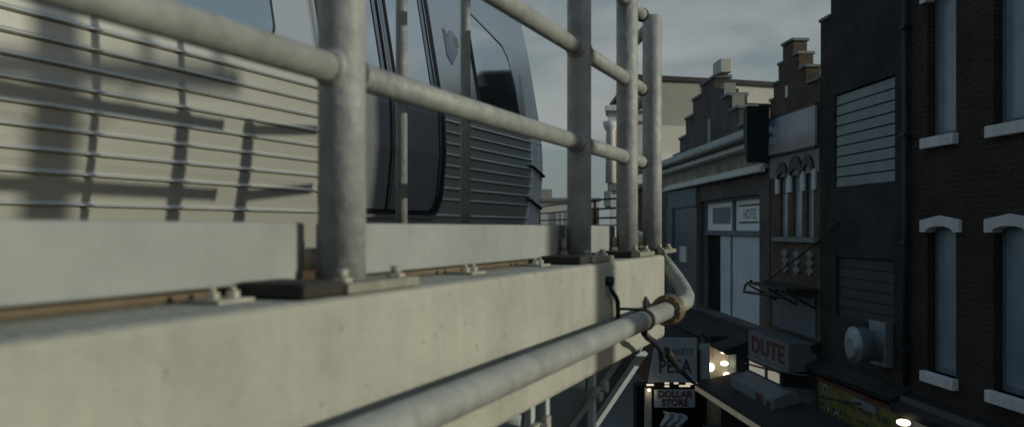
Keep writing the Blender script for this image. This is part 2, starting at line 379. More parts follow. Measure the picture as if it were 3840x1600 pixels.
# slim poles between the railing and the train
for i, (s, pn, lab) in enumerate(((3.15, 1.72, 'slim pale pole behind the railing in front of the train doors'), (3.68, 1.68, 'slim shaded pole behind the railing beside the cab window'))):
    t = thing('slim_pole', lab, 'pole', T.p(s, pn, -.091), 'slim poles on the walkway')
    k = MB(); k.tube([T.p(s, pn, -.085), T.p(s, pn, 1.0), T.p(s, pn, 1.9)], .0235, seg=20); k.build('shaft', M['post'], t)
    k = MB(); k.tube([T.p(s, pn, -.091), T.p(s, pn, -.076)], .06, seg=20); k.build('base_flange', M['plate'], t, bevel=.003)
    k = MB(); k.tube([T.p(s, pn, 1.9), T.p(s, pn, 1.93), T.p(s, pn, 1.94)], [.028, .028, .015], seg=20); k.build('cap', M['plate'], t)

# ------------------------------------------------------------------ water pipe on the beam face
PN, PH, PR = .765, -.345, .037
pp = thing('service_pipe', 'thick pale service pipe running along the concrete beam and bending up at its end', 'pipe', T.p(0, PN, PH))
k = MB(); k.tube([T.p(s, PN, PH) for s in (-4, -1, 1, 2, 3, 3.70)], PR, seg=36); k.build('straight_run', M['pipe'], pp)
k = MB(); pts = [T.p(3.82, PN, PH), T.p(4.02, PN, PH), T.p(4.15, PN, PH+.004), T.p(4.235, PN+.012, PH+.025), T.p(4.30, PN+.045, PH+.06), T.p(4.36, PN+.09, PH+.105), T.p(4.43, PN+.145, PH+.155), T.p(4.52, PN+.22, PH+.215), T.p(4.66, PN+.34, PH+.29), T.p(4.9, PN+.52, PH+.34)]
k.tube(pts, PR, seg=32); k.build('elbow', M['pipe'], pp)
for s0, s1, r in ((3.70, 3.735, .066), (3.752, 3.79, .066)):
    k = MB(); k.tube([T.p(s0, PN, PH), T.p(s0+.006, PN, PH), T.p(s1-.006, PN, PH), T.p(s1, PN, PH)], [r-.006, r, r, r-.006], seg=40); k.build('flange', M['brass'], pp)
k = MB(); k.tube([T.p(3.73, PN, PH), T.p(3.83, PN, PH)], .046, seg=32)
for a in range(8):
    t = a*math.pi/4; k.tube([T.p(3.685, PN+0.054*math.cos(t), PH+0.054*math.sin(t)), T.p(3.81, PN+0.054*math.cos(t), PH+0.054*math.sin(t))], .007, seg=8)
k.build('flange_bolts', M['brass'], pp)
for s in (.9, 3.28):                             # strap clamps
    k = MB(); k.tube([T.p(s-.022, PN, PH), T.p(s+.022, PN, PH)], PR+.006, seg=36)
    k.box(T, s-.02, s+.02, PN-.004, NO-.001, PH+.037, PH+.045); k.box(T, s-.02, s+.02, PN-.004, NO-.001, PH-.045, PH-.037)
    k.tube([T.p(s, PN-.01, PH+.04), T.p(s, PN-.01, PH+.09)], .006, seg=8)
    k.build('strap_clamp', M['darkmetal'], pp, bevel=.002)
k = MB(); k.tube([T.p(3.30, PN, PH-.05), T.p(3.36, PN-.002, PH-.075), T.p(3.46, PN, PH-.10), T.p(3.60, PN, PH-.15), T.p(3.66, PN+.01, PH-.19)], .013, seg=10); k.build('strap_tail', M['darkmetal'], pp)
cd = thing('bent_conduit', 'thin dark bent conduit on the beam face rising from the service pipe', 'conduit', T.p(3.1, .85, -.2))
k = MB(); k.tube([T.p(3.11, .85, -.195), T.p(3.115, .842, -.225), T.p(3.16, .838, -.25), T.p(3.185, .838, -.27), T.p(3.19, .838, -.30), T.p(3.19, .838, -.40)], .0085, seg=10); k.build('tube', M['darkmetal'], cd)
k = MB(); k.tube([T.p(3.11, .859, -.19), T.p(3.11, .835, -.19)], .018, seg=12); k.build('wall_fixing', M['darkmetal'], cd)

# hangers under the beam
for i, (s, n, lab, l) in enumerate(((2.42, .90, 'pale threaded hanger under the beam, nearest the lower edge of the picture', .26), (2.55, .90, 'short pale rod hanging under the beam between two clamped hangers', .10), (3.06, .90, 'pale hanger with crossed clamp under the beam next to the steel bracket', .22))):
    t = thing('pipe_hanger', lab, 'hanger', T.p(s, n, HB-l), 'hangers under the beam')
    k = MB(); k.box(T, s-.016, s+.016, n-.012, n+.012, HB-l, HB-.001); k.build('rod', M['flange'], t, bevel=.003)
    if l > .15:
        k = MB(); k.box(T, s-.05, s+.045, n-.034, n-.013, HB-.085, HB-.055); k.box(T, s+.012, s+.05, n-.05, n-.0345, HB-.078, HB-.04); k.box(T, s-.045, s-.012, n-.046, n-.0345, HB-.10, HB-.07)
        k.tube([T.p(s, n-.06, HB-.066), T.p(s, n-.034, HB-.066)], .011, seg=6, smooth=False); k.build('clamp', M['bolt'], t, bevel=.003)
        k = MB(); k.tube([T.p(s-.01, n+.02, HB-.05), T.p(s-.01, n+.17, HB-.03)], .022, seg=10); k.build('cross_rod', M['flange'], t)

# ================================================================== train
TN = [(-.72, 3.30), (-.3, 3.20), (0, 3.16), (.3, 3.115), (.57, 3.09), (.9, 3.10), (1.11, 3.135), (1.8, 3.255), (2.2, 3.345), (2.42, 3.48), (2.6, 3.75), (2.68, 4.2), (2.70, 4.6)]
def nb(h):
    for (h0, n0), (h1, n1) in zip(TN, TN[1:]):
        if h <= h1: return n0 + (n1-n0)*max(0, (h-h0)/(h1-h0))
    return TN[-1][1]
NC = 4.6
car = thing('train_car', 'stainless steel elevated train car with ribbed sides and rounded end standing on the track', 'train', T.p(-2, 4.45, -.98))
SE = 8.66
RIBS = [.10, .23, .32, .41, .50, .59, .68, .77, .86]
prof = [(nb(-.72), -.72)]
for h in (-.3, -.05): prof.append((nb(h), h))
for r in RIBS:
    prof += [(nb(r-.014), r-.014), (nb(r)+.012, r-.012), (nb(r)+.012, r-.006), (nb(r)-.013, r-.0045), (nb(r)-.016, r-.001), (nb(r)-.012, r+.006), (nb(r)-.003, r+.014), (nb(r), r+.017)]
    if r != .86 and r > .2: prof.append((nb(r+.05), r+.05))
for h in (.93,): prof.append((nb(h), h))
lower = prof[:]
k = MB(); s0 = -12.0
nP = len(lower); half = lower
# lower ribbed skin, with thickness
k.extrude(T, half + [(3.4, .93), (3.4, -.72)], s0, SE); k.build('ribbed_side', M['train'], car)
k = MB()
for r in RIBS:
    k.extrude(T, [(nb(r)-.013, r-.003), (nb(r)-.0175, r), (nb(r)-.0175, r+.0025), (nb(r)-.0145, r+.006), (nb(r)-.008, r+.009), (nb(r)-.008, r-.002)], s0, SE-.01)
k.build('rib_glint', M['ribglint'], car)  # bright strips added to draw the highlights along the ribs
up = [(nb(.932), .932), (nb(1.11), 1.11), (nb(1.3), 1.3), (nb(1.5), 1.5), (nb(1.8), 1.8), (nb(2.0), 2.0), (nb(2.2), 2.2), (nb(2.42), 2.42)]
k = MB()
prof2 = up + [(3.6, 2.42), (3.6, .932)]
k.extrude(T, prof2, s0, SE+.05); k.build('upper_side', M['trainup'], car)
k = MB(); roof = [(nb(h), h) for h in (2.422, 2.5, 2.6, 2.66, 2.69)] + [(4.6, 2.70)]
roof += [(9.2-n, h) for n, h in roof[-2::-1]]
k.extrude(T, roof, s0, SE+.05); k.build('roof', M['trainup'], car)
k = MB(); k.box(T, s0+.01, SE-.13, 3.62, 6.10, -.70, 2.41); k.build('core', M['train'], car)
k = MB(); k.extrude(T, [(9.2-n, h) for n, h in [(nb(h), h) for h in (-.72, -.3, 0, .3, .57, .9, 1.11, 1.8, 2.2, 2.42)]] + [(6.102, 2.42), (6.102, -.72)], s0, SE-.1); k.build('far_side', M['train'], car)

def patch(s0, s1, h0, h1, off, rad=(0, 0, 0, 0), th=.008, n=26, mb=None):
    """sheet that follows the car side between s0..s1 and h0..h1, rounded corners (bl, br, tl, tr)"""
    mb = mb or MB(); rows = []
    hs = set([h0 + (h1-h0)*i/n for i in range(n+1)])
    for r in rad:
        if r:
            for i in range(9):
                t = i/8*math.pi/2; hs.add(h0 + r*(1-math.cos(t))); hs.add(h1 - r*(1-math.cos(t)))
    hs = sorted(h for h in hs if h0-1e-9 <= h <= h1+1e-9)
    def inset(h, rb, rt):
        if rb and h < h0+rb: return rb - math.sqrt(max(0, rb*rb-(h0+rb-h)**2))
        if rt and h > h1-rt: return rt - math.sqrt(max(0, rt*rt-(h-h1+rt)**2))
        return 0
    F, B = [], []
    for h in hs:
        a, b = s0+inset(h, rad[0], rad[2]), s1-inset(h, rad[1], rad[3])
        F += [T.p(a, nb(h)-off, h), T.p(b, nb(h)-off, h)]; B += [T.p(a, nb(h)-off+th, h), T.p(b, nb(h)-off+th, h)]
    m = len(hs); vs = F+B; fs = []
    for i in range(m-1):
        a = 2*i
        fs += [(a, a+1, a+3, a+2), (a+2*m, a+2+2*m, a+3+2*m, a+1+2*m), (a, a+2, a+2+2*m, a+2*m), (a+1, a+1+2*m, a+3+2*m, a+3)]
    fs += [(0, 2*m, 2*m+1, 1), (2*m-2, 2*m-1, 4*m-1, 4*m-2)]
    return mb.add(vs, fs)
def window(s0, s1, h0, h1, rad, name='window'):
    f = patch(s0-.03, s1+.03, h0-.03, h1+.03, .010, [r+.03 for r in rad], th=.02).build(name, M['gasket'], car)
    patch(s0, s1, h0, h1, .014, rad, th=.003).build('pane', M['glass'], f)
for a in (-6.5, -5.1, .55, 1.88, 3.20): window(a, a+1.01, 1.085, 1.95, (.09, .09, .09, .09))
# passenger doors
for a in (4.74, -2.95):
    fr = patch(a-.06, a+1.60, .10, 2.08, .026, (.16, .16, .10, .10), th=.03).build('door_surround', M['gasket'], car)
    patch(a-.085, a+1.625, .065, 2.11, .021, (.19, .19, .12, .12), th=.02).build('surround_trim', M['chrome'], fr)
    for x0, x1 in ((a+.02, a+.70), (a+.76, a+1.46)):
        lf = patch(x0, x1, .135, 2.03, .034, (.12 if x0 < a+.3 else .01, .01 if x0 < a+.3 else .12, .05, .05), th=.012).build('door_leaf', M['doorpan'], car)
        gk = patch(x0+.055, x1-.055, .97, 1.96, .038, (.05,)*4, th=.004).build('glass_gasket', M['gasket'], lf)
        patch(x0+.085, x1-.085, 1.0, 1.93, .041, (.04,)*4, th=.002).build('pane', M['glass'], lf)
    k = patch(a+.705, a+.755, .14, 2.03, .040, th=.02); k.build('door_seal', M['gasket'], car)
    k = patch(a+.722, a+.738, .14, 2.03, .044, th=.003); k.build('seal_trim', M['chrome'], car)
    k = patch(a+1.50, a+1.512, .25, 2.03, .031, th=.003); k.build('edge_trim', M['chrome'], car)
    k = MB(); k.box(T, a, a+1.5, nb(.09)-.06, nb(.09)-.005, .075, .098); k.build('threshold', M['chrome'], car)
# cab window: slanted top
def cab_outline(g):
    P = [(7.17-g, .98-g), (8.10+g, .98-g), (8.10+g, 1.42), (8.02+g, 1.64+g), (7.92+g*.6, 1.74+g), (7.26, 1.91+g), (7.20-g*.5, 1.90+g*.8), (7.17-g, 1.86+g*.3)]
    return P
def poly_patch(P, off, th, rows=18):
    mb = MB(); lo, hi = min(h for _, h in P), max(h for _, h in P)
    hs = sorted(set([lo+(hi-lo)*i/rows for i in range(rows+1)] + [h for _, h in P])); F, B = [], []
    for h in hs:
        xs = []
        for (a, p), (b, q) in zip(P, P[1:]+P[:1]):
            if min(p, q)-1e-9 <= h <= max(p, q)+1e-9: xs += [a, b] if abs(p-q) < 1e-9 else [a+(b-a)*(h-p)/(q-p)]
        a, b = min(xs), max(xs)
        F += [T.p(a, nb(h)-off, h), T.p(b, nb(h)-off, h)]; B += [T.p(a, nb(h)-off+th, h), T.p(b, nb(h)-off+th, h)]
    m = len(hs); fs = []
    for i in range(m-1):
        a = 2*i
        fs += [(a, a+1, a+3, a+2), (a+2*m, a+2+2*m, a+3+2*m, a+1+2*m), (a, a+2, a+2+2*m, a+2*m), (a+1, a+1+2*m, a+3+2*m, a+3)]
    fs += [(0, 2*m, 2*m+1, 1), (2*m-2, 2*m-1, 4*m-1, 4*m-2)]
    return mb.add(F+B, fs)
cw = poly_patch(cab_outline(.03), .010, .02).build('cab_window', M['gasket'], car)
poly_patch(cab_outline(0), .014, .003).build('pane', M['glass'], cw)
# emblem on the smooth panel
em = poly_patch([(6.62, 1.43), (6.70, 1.36), (6.86, 1.50), (6.72, 1.47), (6.68, 1.62), (6.62, 1.66)], .006, .004).build('emblem', M['purple'], car)
poly_patch([(6.70, 1.48), (6.76, 1.46), (6.86, 1.52), (6.86, 1.64), (6.76, 1.67), (6.70, 1.62)], .005, .003).build('emblem_field', M['white'], em)
poly_patch([(6.79, 1.56), (6.88, 1.54), (6.88, 1.62), (6.80, 1.62)], .008, .003).build('emblem_flash', M['red'], em)
# rounded end post of the car
k = MB(); EH = [-.70, -.3, 0, .3, .55, .8, 1.0, 1.2, 1.4, 1.55]
rings = []
for h in EH:
    e = SE + .10 - max(0, h-.5)*.01
    pts = [(e-.40, nb(h)-.018), (e-.25, nb(h)-.020), (e-.235, nb(h)-.008), (e-.215, nb(h)-.008), (e-.20, nb(h)-.018), (e-.08, nb(h)-.01), (e-.03, nb(h)+.03), (e, nb(h)+.12), (e, nb(h)+.5), (e-.40, nb(h)+.5)]
    rings.append([T.p(s, n, h) for s, n in pts])
m = len(rings[0]); vs = [v for r in rings for v in r]; fs = []
for i in range(len(rings)-1):
    for j in range(m): fs.append((i*m+j, i*m+(j+1) % m, (i+1)*m+(j+1) % m, (i+1)*m+j))
k.add(vs, fs); k.add(rings[0], [tuple(range(m-1, -1, -1))]); k.add(rings[-1], [tuple(range(m))]); k.build('end_post', M['endcap'], car, bevel=.006)
k = MB(); k.extrude(T, [(3.6, -.7), (5.6, -.7), (5.6, 2.3), (5.3, 2.5), (3.9, 2.5), (3.6, 2.3)], SE-.1, SE+.06); k.build('end_wall', M['endcap'], car, bevel=.03)
for h in (.60, .27):
    k = MB(); n0 = nb(h)
    k.tube([T.p(8.29, n0-.01, h+.02), T.p(8.33, n0-.035, h+.012), T.p(8.45, n0-.045, h-.03), T.p(8.58, n0-.04, h-.055), T.p(8.68, n0-.02, h-.06), T.p(8.72, n0+.03, h-.055)], .016, seg=10); k.build('grab_handle', M['gasket'], car)
for s in (7.3, 5.3, -4.5, -6.5):
    k = MB()
    for n in (3.72, 5.16): k.tube([T.p(s, n-.06, -.60), T.p(s, n+.06, -.60)], .37, seg=28)
    k.tube([T.p(s, 3.72, -.60), T.p(s, 5.16, -.60)], .06, seg=12); k.build('wheelset', M['darkmetal'], car)

# ================================================================== brown brick house (right)
def lintel(fr, zc, h, w, b=.045, drop=.17):
    hw = w/2; P = [(zc-hw, h), (zc-hw, h+drop), (zc, h+drop+.065), (zc+hw, h+drop), (zc+hw, h)]
    aw = hw-.15
    P += [(zc+aw*math.cos(t), h+.085*math.sin(t)) for t in [i*math.pi/8 for i in range(9)]]
    return P
bb = thing('brown_brick_house', 'dark brown brick house with pale arched lintels and blue grey windows', 'house', ROW.p(8.8, -3, -6))
wins = []
for zc in (12.39, 10.84, 9.29, 7.74, 6.19):
    for (hs, he) in ((-2.04, .03), (1.29, 3.33)): wins.append((zc, hs, he))
holes = [(zc-.36, zc+.36, a, b) for zc, a, b in wins]
k = MB(); k.wall(ROW, 4.42, 13.20, -2.62, 3.85, holes, .16)
k.box(ROW, 4.43, 13.19, -7.9, -.20, -6, 3.5); k.box(ROW, 4.42, 4.44, -.2, -.161, -2.6, 3.8)
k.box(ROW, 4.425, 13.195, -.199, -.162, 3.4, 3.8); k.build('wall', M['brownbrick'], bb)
for zc, a, b in wins:
    f = MB(); f.box(ROW, zc-.355, zc+.355, -.155, -.115, a+.002, a+.07); f.box(ROW, zc-.355, zc-.315, -.155, -.115, a+.072, b); f.box(ROW, zc+.315, zc+.355, -.155, -.115, a+.072, b)
    fo = f.build('window', M['bluewood'], bb)
    f = MB(); f.box(ROW, zc-.313, zc+.313, -.15, -.135, a+.072, b-.002); f.build('pane', M['pane'], fo)
    f = MB(); f.prism(ROW, lintel(ROW, zc, b-.085, 1.0), .045, -.10); f.build('lintel', M['stone'], bb, bevel=.006)
    f = MB(); f.box(ROW, zc-.42, zc+.42, -.10, .09, a-.15, a); f.build('sill', M['stone'], bb, bevel=.008)
k = MB(); k.extrude(ROW, [(-.16, -2.72), (.30, -2.72), (.34, -2.60), (.20, -2.55), (.16, -2.47), (.02, -2.44), (-.16, -2.44)], 4.42, 13.2); k.build('shop_cornice', M['darkmetal'], bb, bevel=.005)
k = MB(); k.box(ROW, 4.42, 13.2, -.19, .04, -6, -2.722); k.build('shop_front', M['greycanvas'], bb)
k = MB(); k.box(ROW, 9.0, 11.6, .041, .06, -5.4, -3.3); k.build('shop_window', M['pane'], bb)
k = MB(); k.box(ROW, 11.95, 12.75, .041, .09, -3.35, -2.95); k.build('shop_panel', M['stone'], bb)

# dark painted brick house
db = thing('dark_brick_house', 'near black brick house with a grey boarded opening and stepped parapet', 'house', ROW.p(14.8, -3, -6))
k = MB(); k.wall(ROW, 13.22, 16.42, -2.4, 3.40, [(13.68, 15.82, .73, 2.37), (13.72, 15.78, -1.55, -.50)], .10)
k.prism(ROW, [(13.22, 3.402), (16.42, 3.402), (16.42, 3.80), (15.98, 3.80), (15.98, 4.25), (15.05, 4.25), (15.05, 3.98), (14.6, 3.98), (14.6, 3.86), (13.9, 3.86), (13.9, 3.66), (13.22, 3.66)], 0, -.34)
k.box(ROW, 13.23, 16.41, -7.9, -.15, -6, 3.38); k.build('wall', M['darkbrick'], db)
for z0, z1, h in ((15.99, 16.45, 3.802), (15.02, 16.01, 4.252), (14.57, 15.04, 3.982), (13.87, 14.59, 3.862), (13.22, 13.89, 3.662)):
    k = MB(); k.box(ROW, z0, z1, -.37, .03, h, h+.06); k.build('coping', M['coping'], db, bevel=.01)
k = MB(); n = 9
for i in range(n):
    h0 = .735 + i*(1.63/n); k.extrude(ROW, [(-.09, h0), (-.026, h0), (-.034, h0+1.63/n-.022), (-.09, h0+1.63/n-.022)], 13.69, 15.81)
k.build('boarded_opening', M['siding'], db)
k = MB(); n = 6
for i in range(n):
    h0 = -1.545 + i*(1.04/n); k.extrude(ROW, [(-.09, h0), (-.046, h0), (-.054, h0+1.04/n-.012), (-.09, h0+1.04/n-.012)], 13.73, 15.77)
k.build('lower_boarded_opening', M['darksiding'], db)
k = MB(); k.extrude(ROW, [(-.15, -2.62), (.26, -2.62), (.30, -2.52), (.14, -2.46), (.02, -2.40), (-.15, -2.40)], 13.22, 16.42); k.build('shop_cornice', M['darkmetal'], db, bevel=.005)
k = MB(); k.box(ROW, 13.22, 16.42, -.14, .03, -6, -2.622); k.build('shop_front', M['darksiding'], db)
# round vent on its wall
vt = thing('vent_duct', 'round zinc vent duct jutting from the dark brick wall above a shop cornice', 'vent', ROW.p(13.95, 0, -1.85))
zc, hc = 13.98, -1.83
k = MB(); k.box(ROW, zc-.26, zc+.26, .002, .14, hc-.32, hc+.36); k.build('wall_box', M['duct'], vt, bevel=.008)
def ring(b0, b1, r0, r1=None): return [ROW.p(zc, b0, hc), ROW.p(zc, b1, hc)], [r0, r1 or r0]
k = MB(); k.tube([ROW.p(zc, b, hc) for b in (.14, .30, .31, .50)], [.25, .25, .275, .275], seg=40, caps=False)
k.tube([ROW.p(zc, b, hc) for b in (.50, .53, .53, .40)], [.29, .29, .255, .255], seg=40, caps=False); k.build('drum', M['duct'], vt)
k = MB(); k.tube([ROW.p(zc, b, hc-.03) for b in (.36, .56, .58)], [.19, .19, .16], seg=32); k.build('inner_hub', M['duct'], vt)
# yellow sign
ys = thing('yellow_shop_sign', 'yellow shop signboard with worn dark marks and red top trim below the vent duct', 'sign', ROW.p(14.8, .05, -3.7))
k = MB(); k.box(ROW, 13.42, 16.30, .032, .10, -4.1, -2.78); k.build('board', M['yellow'], ys, bevel=.006)
k = MB(); k.box(ROW, 13.42, 16.30, .032, .125, -2.778, -2.71); k.build('top_trim', M['redtrim'], ys)
rb = random.Random(3); k = MB()
for j, hrow in enumerate((-2.98, -3.18, -3.38, -3.58)):
    z = 13.6
    while z < 16.2:
        w = rb.uniform(.03, .10)
        if not (j == 0 and z > 15.5) and rb.random() < .8:
            hh = rb.uniform(.025, .06); t = rb.uniform(-.03, .03)
            k = MB(); k.prism(ROW, [(z, hrow-hh), (z+w, hrow-hh+t), (z+w*.9, hrow+hh+t), (z+w*.1, hrow+hh*.8)], .1002, .104); k.build('worn_mark', M['signdark'], ys)
        z += w + rb.uniform(.01, .05)
k = MB()
for z, h, r in ((16.0, -2.88, .09), (15.93, -3.22, .10), (15.55, -3.26, .09), (15.7, -3.50, .12)):
    P = [(z+r*math.cos(t), h+r*.9*math.sin(t)) for t in [i*math.pi/10 for i in range(20)]]; k = MB(); k.prism(ROW, P, .1002, .1025); k.build('pale_roundel', M['signwhite'], ys)
k = MB()
for z, h, r in ((15.99, -2.89, .055), (15.94, -3.25, .05), (15.53, -3.28, .05)):
    P = [(z+r*math.cos(t), h+r*.9*math.sin(t)) for t in [i*math.pi/10 for i in range(20)]]; k = MB(); k.prism(ROW, P, .1026, .106); k.build('dark_roundel', M['signdark'], ys)
k = MB(); k.prism(ROW, [(14.0, -2.92), (14.75, -2.92), (14.85, -2.86), (14.75, -2.80), (14.0, -2.80)], .1002, .16); k.build('grey_plaque', M['signgrey'], ys)
wl = thing('wall_lamp', 'small lit wall lamp beside the yellow shop sign', 'lamp', ROW.p(12.95, .1, -2.9))
k = MB(); k.box(ROW, 12.90, 13.02, .041, .10, -2.80, -2.74); k.tube([ROW.p(12.96, .08, -2.77), ROW.p(12.94, .26, -2.77)], .012, seg=8); k.build('arm', M['darkmetal'], wl)
k = MB(); k.ball(ROW.p(12.93, .26, -2.82), .075, 10, (1.25, 1.6, .62)); k.build('glowing_globe', M['bulb'], wl)

# ================================================================== gabled tan house (middle)
gh = thing('stepped_gable_house', 'narrow brick house with stepped gable, billboard and three tall arched windows', 'house', ROW.p(17.7, -3, -6))
ah = [(18.02, 18.42, -.17, 1.14), (17.28, 17.74, -.17, 1.18), (16.74, 17.08, -.17, 1.22)]
k = MB(); k.wall(ROW, 16.44, 18.98, -2.3, 2.40, ah, .07)
st = [(18.98, 2.402), (18.98, 2.70), (18.80, 2.70), (18.80, 3.02), (18.52, 3.02), (18.52, 3.38), (18.28, 3.38), (18.28, 3.74), (17.72, 3.74), (17.72, 3.42), (17.42, 3.42), (17.42, 3.10), (17.08, 3.10), (17.08, 2.76), (16.44, 2.76), (16.44, 2.402)]
k.prism(ROW, st, 0, -.28); k.box(ROW, 16.45, 18.97, -8, -.09, -6, 2.38); k.build('wall', M['tanbrick'], gh)
for (a, b, h) in ((18.80, 19.00, 2.70), (18.52, 18.80, 3.02), (18.28, 18.52, 3.38), (17.68, 18.30, 3.74), (17.40, 17.70, 3.42), (17.05, 17.39, 3.10), (16.44, 17.04, 2.76)):
    k = MB(); k.box(ROW, a, b, -.32, .04, h+.002, h+.06); k.build('coping', M['coping'], gh, bevel=.01)
k = MB(); k.box(ROW, 17.98, 18.12, .002, .02, 2.66, 2.90); k.build('gable_plaque', M['stone'], gh, bevel=.01)
k = MB(); k.box(ROW, 16.46, 18.96, .002, .025, 1.05, 1.50)
k.build('render_band', M['greyrender'], gh)
for a, b, h0, h1 in ah:
    f = MB(); f.box(ROW, a+.004, b-.004, -.065, -.05, h0+.004, h1-.004); f.build('window', M['pane'], gh)
    z = (a+b)/2; w = (b-a)/2; f = MB()
    P = [(z+(w+.10)*math.cos(t), h1-.10+(w+.12)*math.sin(t)) for t in [i*math.pi/12 for i in range(13)]] + [(z+w*math.cos(t), h1-.12+.12*math.sin(t)) for t in [math.pi-i*math.pi/12 for i in range(13)]]
    f.prism(ROW, P, .07, -.1); f.build('arch_hood', M['darkmetal'], gh)
for a, b in ((18.43, 18.60), (17.76, 18.0), (17.10, 17.26), (16.58, 16.72)):
    f = MB(); f.box(ROW, a, b, .002, .05, .72, 1.12); f.build('impost_block', M['stone'], gh, bevel=.008)
k = MB(); k.box(ROW, 16.5, 18.7, .002, .09, -.27, -.18); k.build('sill_band', M['coping'], gh, bevel=.008)
for z in (18.12, 17.52, 16.88):
    f = MB()
    for h in (-.50, -.66, -.82):
        P = [(z+.14*math.cos(t)*(1+.18*math.cos(4*t)), h+.075*math.sin(t)*(1+.18*math.cos(4*t))) for t in [i*math.pi/16 for i in range(32)]]
        f.prism(ROW, P, .002, .03)
    f.build('ornament', M['coping'], gh)
k = MB(); k.extrude(ROW, [(-.16, -2.30), (.12, -2.30), (.16, -2.18), (.0, -2.1), (-.16, -2.1)], 16.44, 18.98); k.build('shop_cornice', M['darkmetal'], gh)
k = MB(); k.box(ROW, 16.44, 18.98, -.2, .02, -6, -2.302); k.build('shop_front', M['darksiding'], gh)
k = MB(); k.box(ROW, 16.6, 18.75, .0025, .03, -2.05, -1.32); k.build('lower_panel', M['tile'], gh)
# billboard hung on it
bi = thing('billboard', 'faded billboard picture in pale blue and purple above the arched windows', 'billboard', ROW.p(16.5, .03, 1.53))
k = MB(); k.box(ROW, 16.50, 18.90, .028, .075, 1.545, 2.30); k.build('print', M['billboard'], bi)
k = MB(); k.box(ROW, 16.48, 18.92, .026, .09, 1.505, 1.543); k.box(ROW, 16.48, 18.92, .026, .09, 2.302, 2.33); k.build('frame', M['darkmetal'], bi)
k = MB()
for z0, z1, h0, h1 in ((18.70, 18.86, 2.02, 2.16), (18.46, 18.66, 1.98, 2.10), (18.30, 18.42, 1.96, 2.06), (18.66, 18.84, 1.78, 1.92), (18.42, 18.60, 1.76, 1.90)): k.box(ROW, z0, z1, .0755, .078, h0, h1)
k.build('printed_blocks', M['signwhite'], bi)
# black metal balcony below it
bl = thing('metal_ledge', 'black metal ledge with thin edge bar jutting below the arched windows', 'ledge', ROW.p(17.5, 0, -1.3))
k = MB(); k.box(ROW, 16.5, 18.7, .002, .62, -1.16, -1.12); k.build('deck', M['darkmetal'], bl)
k = MB(); k.tube([ROW.p(18.75, .66, -1.33), ROW.p(16.5, .66, -1.28)], .03, seg=8); k.tube([ROW.p(18.75, .66, -1.33), ROW.p(18.78, .62, -1.2), ROW.p(18.7, .5, -1.09)], .025, seg=8); k.build('edge_bar', M['cable'], bl)
for z in (18.6, 17.5, 16.6):
    k = MB(); k.prism(Street(6.87, -.0704), [(z-.02, -1.165), (z+.02, -1.165), (z+.02, -1.45), (z-.02, -1.45)], .003, .04); k.tube([ROW.p(z, .02, -1.5), ROW.p(z, .6, -1.18)], .02, seg=8); k.build('brace', M['darkmetal'], bl)

# ================================================================== cornice house
ch = thing('cornice_house', 'flat roofed shop house with deep pale cornice and large papered upper window', 'house', ROW2.p(24, -4, -6))
ho = [(19.75, 25.25, -2.25, .76)]
k = MB(); k.wall(ROW2, 19.05, 30.4, -2.5, 1.30, ho, .25); k.box(ROW2, 19.06, 30.39, -9, -.30, -6, 1.9); k.build('wall', M['greybrick'], ch)
k = MB(); k.box(ROW2, 19.05, 30.4, -.28, .06, 1.302, 1.78); k.build('frieze', M['frieze'], ch)
k = MB(); k.extrude(ROW2, [(-.28, 1.782), (.33, 1.782), (.34, 1.825), (.27, 1.865), (.26, 1.90), (.17, 1.958), (-.28, 1.958)], 19.3, 30.4); k.build('cornice_moulding', M['white_trim'], ch, bevel=.006)
k = MB(); k.extrude(ROW2, [(-.28, 1.962), (.44, 1.962), (.46, 2.02), (.38, 2.09), (.36, 2.13), (.22, 2.25), (-.28, 2.27)], 19.3, 30.4); k.build('cornice_gutter', M['greentrim'], ch, bevel=.006)
k = MB(); k.extrude(ROW2, [(.061, 1.22), (.20, 1.22), (.21, 1.255), (.16, 1.29), (.155, 1.32), (.11, 1.355), (.105, 1.38), (.061, 1.415)], 19.15, 29.6); k.build('string_course', M['white_trim'], ch)
k = MB(); k.prism(ROW2, [(19.0, 1.40), (19.12, 1.50), (19.28, 1.95), (19.28, 2.62), (19.0, 2.62)], .50, .02); k.build('end_bracket', M['teal'], ch, bevel=.01)
# big window: frames, transom, sheets
fw = MB()
for a, b in ((19.75, 19.87), (25.13, 25.25)): fw.box(ROW2, a, b, -.24, -.14, -2.24, .75)
fw.box(ROW2, 19.872, 25.128, -.24, -.12, -.18, -.06); fw.box(ROW2, 22.28, 22.42, -.235, -.13, -.058, .70); fw.box(ROW2, 19.872, 25.128, -.24, -.10, .70, .755)
fo = fw.build('upper_window', M['bluewood'], ch)
for (a, b) in ((19.88, 22.27), (22.43, 25.12)):
    f = MB(); f.box(ROW2, a, b, -.22, -.20, -.056, .698); f.build('papered_pane', M['papered'], fo)
f = MB(); f.box(ROW2, 19.88, 23.75, -.22, -.20, -2.23, -.19); f.build('sheeted_pane', M['signblue'], fo)
f = MB(); f.box(ROW2, 22.6, 22.72, -.198, -.18, -2.2, -.19); f.build('glazing_bar', M['bluewood'], fo)
f = MB(); f.box(ROW2, 23.76, 25.12, -.245, -.225, -2.23, -.19); f.build('dark_gap', M['black'], fo)
ey = Vector((0, 0, 1)); exs = -(ROW2.p(1, 0, 0)-ROW2.p(0, 0, 0)).normalized()
lettering('HOTEL', .36, M['signgrey'], ch, ROW2.p(21.1, -.198, .33), exs, ey, sx=.95)
f = MB(); f.box(ROW2, 20.35, 22.0, -.199, -.192, .53, .58); f.box(ROW2, 20.45, 22.0, -.199, -.192, .12, .17); f.build('printed_bars', M['signgreen'], fo)
f = MB(); f.box(ROW2, 22.75, 24.55, -.199, -.195, .12, .56); f.build('faded_panel', M['signgrey'], fo)
f = MB()
for i in range(14):
    pass
